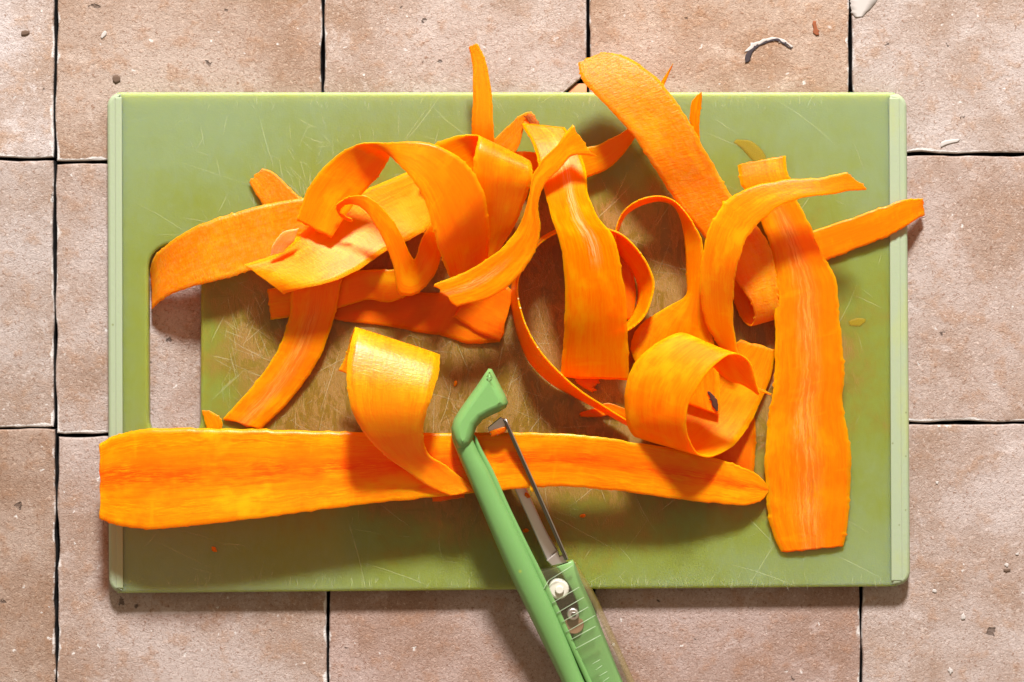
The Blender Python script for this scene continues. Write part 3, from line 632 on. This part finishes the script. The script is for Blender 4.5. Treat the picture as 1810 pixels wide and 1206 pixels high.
peel('broad looped peel on the right with a torn point toward the board end', [
    (1497, 304, 116, 1534, 336, 118), (1476, 309, 114, 1505, 337, 118), (1440, 316, 112, 1462, 345, 118), (1394, 317, 112, 1425, 348, 120), (1340, 327, 112, 1380, 364, 122), (1296, 346, 112, 1342, 393, 122), (1264, 382, 110, 1318, 426, 120), (1246, 428, 106, 1305, 462, 114), (1238, 482, 92, 1298, 500, 98), (1240, 540, 72, 1296, 545, 78), (1251, 580, 58, 1299, 590, 62), (1272, 612, 46, 1306, 632, 50)], 'plain', th=5, rag=1.6, end_rag=7)

M['brown'] = mat_peel('withered_brown_tip', (0.40, 0.13, 0.015), (0.70, 0.26, 0.03), (0.20, 0.06, 0.01), ripple=2.0, rough=0.6)
ribbon('withered_tip', [(955, 224, 63.5, 945, 232, 62), (948, 211, 63.5, 932, 214, 62), (939, 200, 63, 926, 206, 62)], M['brown'], th=3, m=5, parent=withered, end_rag=4, rag=2)
M['rot'] = mat_plain('dark_brown_split', (0.05, 0.014, 0.006), 0.6, 0.3)
ribbon('dark_split', [(1250, 692, 34.5, 1254, 692, 34.5), (1254, 702, 34.5, 1262, 700, 34.5), (1259, 716, 34.5, 1269, 712, 34.5), (1265, 728, 34, 1268, 727, 34)], M['rot'], th=1.0, m=4, parent=turned, end_rag=1.5, rag=1.5)

# ------------------------------------------------------------------ peeler
M['green'] = None
def mat_handle():
    t = NT('green_handle_plastic')
    v = t.new('ShaderNodeTexCoord').outputs['Object']
    st = t.noise(v, 70, 4, 0.6)
    spk = t.voro(v, 170); pr = t.new('ShaderNodeSeparateColor'); t.l.new(spk.outputs['Color'], pr.inputs[0])
    c = t.mix(t.math('MULTIPLY', t.sm(st, 0.56, 0.74), 0.22), (0.145, 0.310, 0.095), (0.22, 0.34, 0.07))
    c = t.mix(t.math('MULTIPLY', t.math('MULTIPLY', t.sm(spk.outputs['Distance'], 0.20, 0.12), t.math('GREATER_THAN', pr.outputs[0], 0.86)), 0.6), c, (0.42, 0.45, 0.05))
    return t.p(Base_Color=c, Roughness=0.36, Specular_IOR_Level=0.5, Subsurface_Weight=0.25, Subsurface_Radius=(0.6, 1.0, 0.4), Subsurface_Scale=0.0015,
               Normal=t.bump(t.math('ADD', t.noise(v, 700, 3), t.math('MULTIPLY', t.noise(v, 120, 3), 0.6)), 0.00010, 0.4))
M['green'] = mat_handle()
M['steel'] = mat_plain('brushed_steel', (0.56, 0.51, 0.49), 0.42, 0.5, 1.0)
M['dark_steel'] = mat_plain('dark_steel', (0.16, 0.14, 0.13), 0.35, 0.5, 1.0)
M['white'] = mat_plain('white_plastic', (0.52, 0.50, 0.43), 0.35)
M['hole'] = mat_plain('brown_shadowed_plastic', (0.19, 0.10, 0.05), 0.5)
M['clear'] = mat_plain('clear_yellowed_plastic', (0.55, 0.52, 0.34), 0.08, 0.6, 0.0, Alpha=0.07)
M['amber'] = mat_plain('yellowed_clear_plastic', (0.26, 0.19, 0.05), 0.15, 0.5, 0.0, Alpha=0.30)
M['etch'] = mat_plain('frosted_clear_ridge', (0.45, 0.55, 0.38), 0.3, 0.5, 0.0, Alpha=0.34)

peeler = tag(empty('vegetable_peeler', P(1010, 1110, 40)), 'green handled peeler with clear side cover and steel blade leaning over the near board edge', 'peeler')
po = peeler.location.copy()
def dh(y): return -(-6 + 44 * min(max((y - 650) / 560, 0), 1))
def tube(name, st, mat, parent, depth=34, nseg=16, per=8, power=2.6):
    """st: (Lx, Ly, Rx, Ry, h_top, depth) ; rounded bar whose plan outline runs between L and R"""
    A = resample([P(s[0], s[1], s[4] + dh(s[1]) - s[5] * 0.5) for s in st], per); Z = resample([P(s[2], s[3], s[4] + dh(s[1]) - s[5] * 0.5) for s in st], per)
    Dp = resample([Vector((s[5], 0, 0)) for s in st], per)
    verts, faces = [], []
    n = len(A)
    for i in range(n):
        c = (A[i] + Z[i]) / 2; hx = (Z[i] - A[i]) / 2; hz = Vector((0, 0, Dp[i].x * S / 2))
        for k in range(nseg):
            a = 2 * math.pi * k / nseg; ca, sa = math.cos(a), math.sin(a)
            ca = math.copysign(abs(ca) ** (2 / power), ca); sa = math.copysign(abs(sa) ** (2 / power), sa)
            verts.append(c + hx * ca + hz * sa - po)
    for i in range(n - 1):
        for k in range(nseg):
            faces.append((i * nseg + k, i * nseg + (k + 1) % nseg, (i + 1) * nseg + (k + 1) % nseg, (i + 1) * nseg + k))
    faces.append(tuple(range(nseg))); faces.append(tuple(range((n - 1) * nseg, n * nseg)))
    me = bpy.data.meshes.new(name); me.from_pydata(verts, [], faces)
    me.polygons.foreach_set('use_smooth', [True] * (len(faces) - 2) + [False, False]); me.update()
    bm = bmesh.new(); bm.from_mesh(me); bmesh.ops.recalc_face_normals(bm, faces=bm.faces[:]); bm.to_mesh(me); bm.free()
    return link(name, me, mat, parent)
def prism(name, pts, h0, h1, mat, parent, bev=1.5):
    d_ = dh(sum(p_[1] for p_ in pts) / len(pts)); h0 += d_; h1 += d_
    q = [Vector((P(x, y, h) - po)[:2]) for x, y, h in [(p_[0], p_[1], p_[2] if len(p_) > 2 else h1) for p_ in pts]]
    return link(name, slab(q, [], [(0.0, h0 * S - po.z), (0.0, (h1 - bev) * S - po.z), (bev * 0.35 * S, (h1 - bev * 0.35) * S - po.z), (bev * S, h1 * S - po.z)]), mat, parent)
handle = tube('handle', [
    (812, 728, 852, 745, 138, 36), (801, 748, 840, 758, 145, 46), (798, 770, 836, 772, 147, 48), (808, 800, 845, 796, 146, 48),
    (824, 838, 866, 836, 144, 48), (846, 888, 884, 874, 142, 50), (872, 950, 916, 938, 138, 52), (900, 1014, 950, 1012, 132, 54), (930, 1076, 978, 1072, 126, 56), (962, 1142, 1006, 1136, 118, 58), (994, 1208, 1034, 1204, 110, 60), (1050, 1330, 1092, 1326, 98, 60), (1095, 1425, 1140, 1420, 96, 52), (1112, 1460, 1142, 1452, 88, 40)], M['green'], peeler)
hd = [(863, 652), (869, 653), (877, 668), (885, 684), (893, 699), (898, 712), (895, 721), (884, 728), (868, 735), (853, 743), (843, 754), (838, 768), (834, 784), (822, 796), (808, 794), (801, 778), (797, 758), (802, 741), (812, 725), (826, 705), (840, 686), (852, 668)]
hq = [Vector((P(x, y, 148) - po)[:2]) for x, y in hd]
link('handle_head', slab(hq, [], [(i_ * S, (z_ + 3) * S - po.z) for i_, z_ in ((2, 96), (0.0, 104), (0.0, 126), (1.5, 134), (4.5, 141), (9, 145.5), (14, 148))], smooth=True), M['green'], handle)
tube('inner_lip', [(836, 765, 843, 774, 128, 20), (840, 785, 850, 790, 128, 22), (858, 830, 872, 832, 127, 22), (884, 890, 899, 892, 124, 22), (918, 960, 933, 962, 120, 22), (945, 1014, 961, 1018, 116, 22), (980, 1086, 994, 1088, 110, 22), (1010, 1150, 1022, 1152, 104, 22), (1036, 1206, 1048, 1208, 98, 22), (1090, 1318, 1102, 1320, 88, 22)], M['green'], handle, power=4)
# blade: two steel rails joined by end plates, the left one passing under the long peel
blade = tube('blade', [(889, 742, 896, 741, 132, 30), (905, 780, 912, 778, 130, 26), (922, 818, 929, 816, 126, 24), (944, 868, 951, 866, 120, 24), (972, 930, 979, 928, 112, 24), (998, 990, 1005, 988, 104, 24)], M['dark_steel'], peeler, power=5, nseg=12)
tube('blade_edge', [(893, 741, 895, 740.5, 135, 6), (927, 817, 929, 816, 129, 6), (977, 929, 979, 928, 115, 6), (1003, 989, 1005, 988, 107, 6)], M['steel'], blade, nseg=8)
tube('blade_rail', [(872, 775, 886, 775, 66, 4), (890, 820, 908, 820, 68, 4), (909, 864, 930, 862, 70, 4), (930, 910, 949, 904, 74, 4), (950, 955, 969, 945, 78, 4), (966, 991, 987, 974, 82, 4)], M['steel'], blade, power=5, nseg=12)
prism('end_plate', [(966, 991), (975, 1000), (1002, 996), (1000, 980), (990, 984), (986, 974)], 70, 94, M['steel'], blade)
prism('pivot_plate', [(862, 756), (866, 768), (880, 770), (893, 760), (895, 741), (884, 738), (872, 748)], 96, 122, M['steel'], blade)
ribbon('trapped_peel', [(866, 762, 94, 868, 772, 92), (878, 758, 96, 880, 770, 94), (894, 754, 96, 895, 762, 94)], M['wet'], th=5, m=6, parent=blade, end_rag=3)
blade_sc = [(936, 852, 946, 862), (930, 872, 938, 880)]
# inner core of the grip, clear cover and fittings
core = tube('grip_core', [(983, 1002, 1013, 990, 104, 30), (990, 1010, 1018, 1000, 106, 34), (1008, 1040, 1030, 1032, 104, 36), (1022, 1080, 1048, 1072, 98, 36), (1010, 1126, 1064, 1112, 92, 36), (1028, 1206, 1098, 1198, 80, 36), (1078, 1318, 1150, 1312, 64, 36), (1108, 1400, 1170, 1392, 54, 30)], M['green'], peeler, power=6)
def lerp2(a, b, t): return (a[0] + (b[0] - a[0]) * t, a[1] + (b[1] - a[1]) * t)
def disc(name, x, y, h0, h1, r, mat, parent, bev=2.0, n=20):
    return prism(name, [(x + r * math.cos(2 * math.pi * k / n), y + r * math.sin(2 * math.pi * k / n)) for k in range(n)], h0, h1, mat, parent, bev)
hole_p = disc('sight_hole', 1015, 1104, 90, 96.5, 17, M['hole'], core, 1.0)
dial = disc('white_pivot_wheel', 988, 1042, 84, 112, 18, M['white'], peeler, 4)
disc('wheel_boss', 989, 1043, 112, 118, 8, M['white'], dial, 2, 12)
screw = disc('screw', 1013, 1086, 84, 106, 10.5, M['steel'], peeler, 2)
disc('screw_socket', 1014, 1087, 105, 107, 5.0, M['dark_steel'], screw, 0.5, 6)
cover = tube('clear_cover', [(949, 1011, 1014, 990, 118, 56), (954, 1022, 1026, 1012, 118, 60), (968, 1060, 1052, 1055, 114, 64), (990, 1106, 1068, 1092, 108, 64), (1012, 1150, 1092, 1142, 102, 62), (1034, 1206, 1120, 1200, 94, 60), (1086, 1320, 1172, 1312, 78, 54), (1112, 1404, 1182, 1396, 66, 44)], M['clear'], peeler, power=7, nseg=24)
tube('cover_side', [(1014, 992, 1017, 992, 112, 46), (1022, 1018, 1032, 1016, 112, 48), (1041, 1056, 1053, 1052, 108, 50), (1064, 1104, 1075, 1098, 102, 50), (1090, 1160, 1100, 1154, 95, 48), (1106, 1200, 1118, 1196, 90, 46), (1156, 1314, 1168, 1310, 74, 40)], M['amber'], cover, power=5)
def ridge(name, a, b, ha, hb, w, mat, parent):
    A_, B_ = Vector(a), Vector(b); d = (B_ - A_).normalized(); nn = Vector((-d.y, d.x)) * w / 2
    tube(name, [((A_ + nn).x, (A_ + nn).y, (A_ - nn).x, (A_ - nn).y, ha, 3), ((B_ + nn).x, (B_ + nn).y, (B_ - nn).x, (B_ - nn).y, hb, 3)], mat, parent, nseg=6, per=2)
for (a, b, ha, hb) in [((958, 1046), (970, 1026), 118.5, 118.8), ((970, 1026), (1012, 1000), 118.8, 119), ((976, 1066), (1016, 1022), 0, 0), ((976, 1066), (1024, 1038), 115.5, 116), ((984, 1084), (1032, 1056), 113.5, 114),
                       ((993, 1100), (1040, 1073), 111.5, 112), ((1000, 1118), (1052, 1088), 109.5, 110), ((1009, 1131), (1053, 1107), 107.5, 108.5), ((1017, 1147), (1062, 1123), 105.5, 106.5)]:
    if ha: ridge('cover_rib', a, b, ha, hb, 1.7, M['etch'], cover)
for k in range(7):
    x, y = 1047 + k * 6.2, 1174 + k * 10.5
    ridge('cover_mark', (x, y), (x + 14 - (k % 2) * 3, y - 8), 99.5 - k * 1.2, 100 - k * 1.2, 1.3, M['etch'], cover)

# ------------------------------------------------------------------ crumbs
def crumb(x, y, r, h, mat, label):
    bm = bmesh.new(); bmesh.ops.create_icosphere(bm, subdivisions=2, radius=r * S)
    sd = random.uniform(0, 50)
    for v in bm.verts:
        k = 1 + 0.45 * noise.noise(v.co / (r * S) * 1.3 + Vector((sd, 0, 0)))
        v.co = Vector((v.co.x * k * 1.35, v.co.y * k * 0.8, v.co.z * k * 0.55))
    me = bpy.data.meshes.new('crumb'); bm.to_mesh(me); bm.free()
    o = link('carrot_crumb', me, M[mat], None); o.location = B(x, y, h + r * 0.4); o.rotation_euler = (0, 0, sd)
    tag(o, label, 'carrot crumb', 'crumbs of carrot')
crumb(378, 971, 4.5, 0, 'wet', 'tiny orange crumb alone on the lower left of the board')
crumb(1030, 912, 4, 0, 'wet', 'tiny brown crumb on the board right of the blade')
crumb(929, 938, 4.5, 0, 'wet', 'reddish crumb beside the steel blade')
crumb(562, 405, 4, 46, 'pale_skin', 'pale crumb lying on the highlit broad peel')
crumb(805, 678, 4, 0, 'wet', 'tiny orange crumb on the board left of the peeler head')
crumb(941, 862, 6, 74, 'thin', 'wet bit of carrot caught on the blade')
crumb(932, 876, 4.5, 40, 'wet', 'small carrot drop hanging beside the blade')
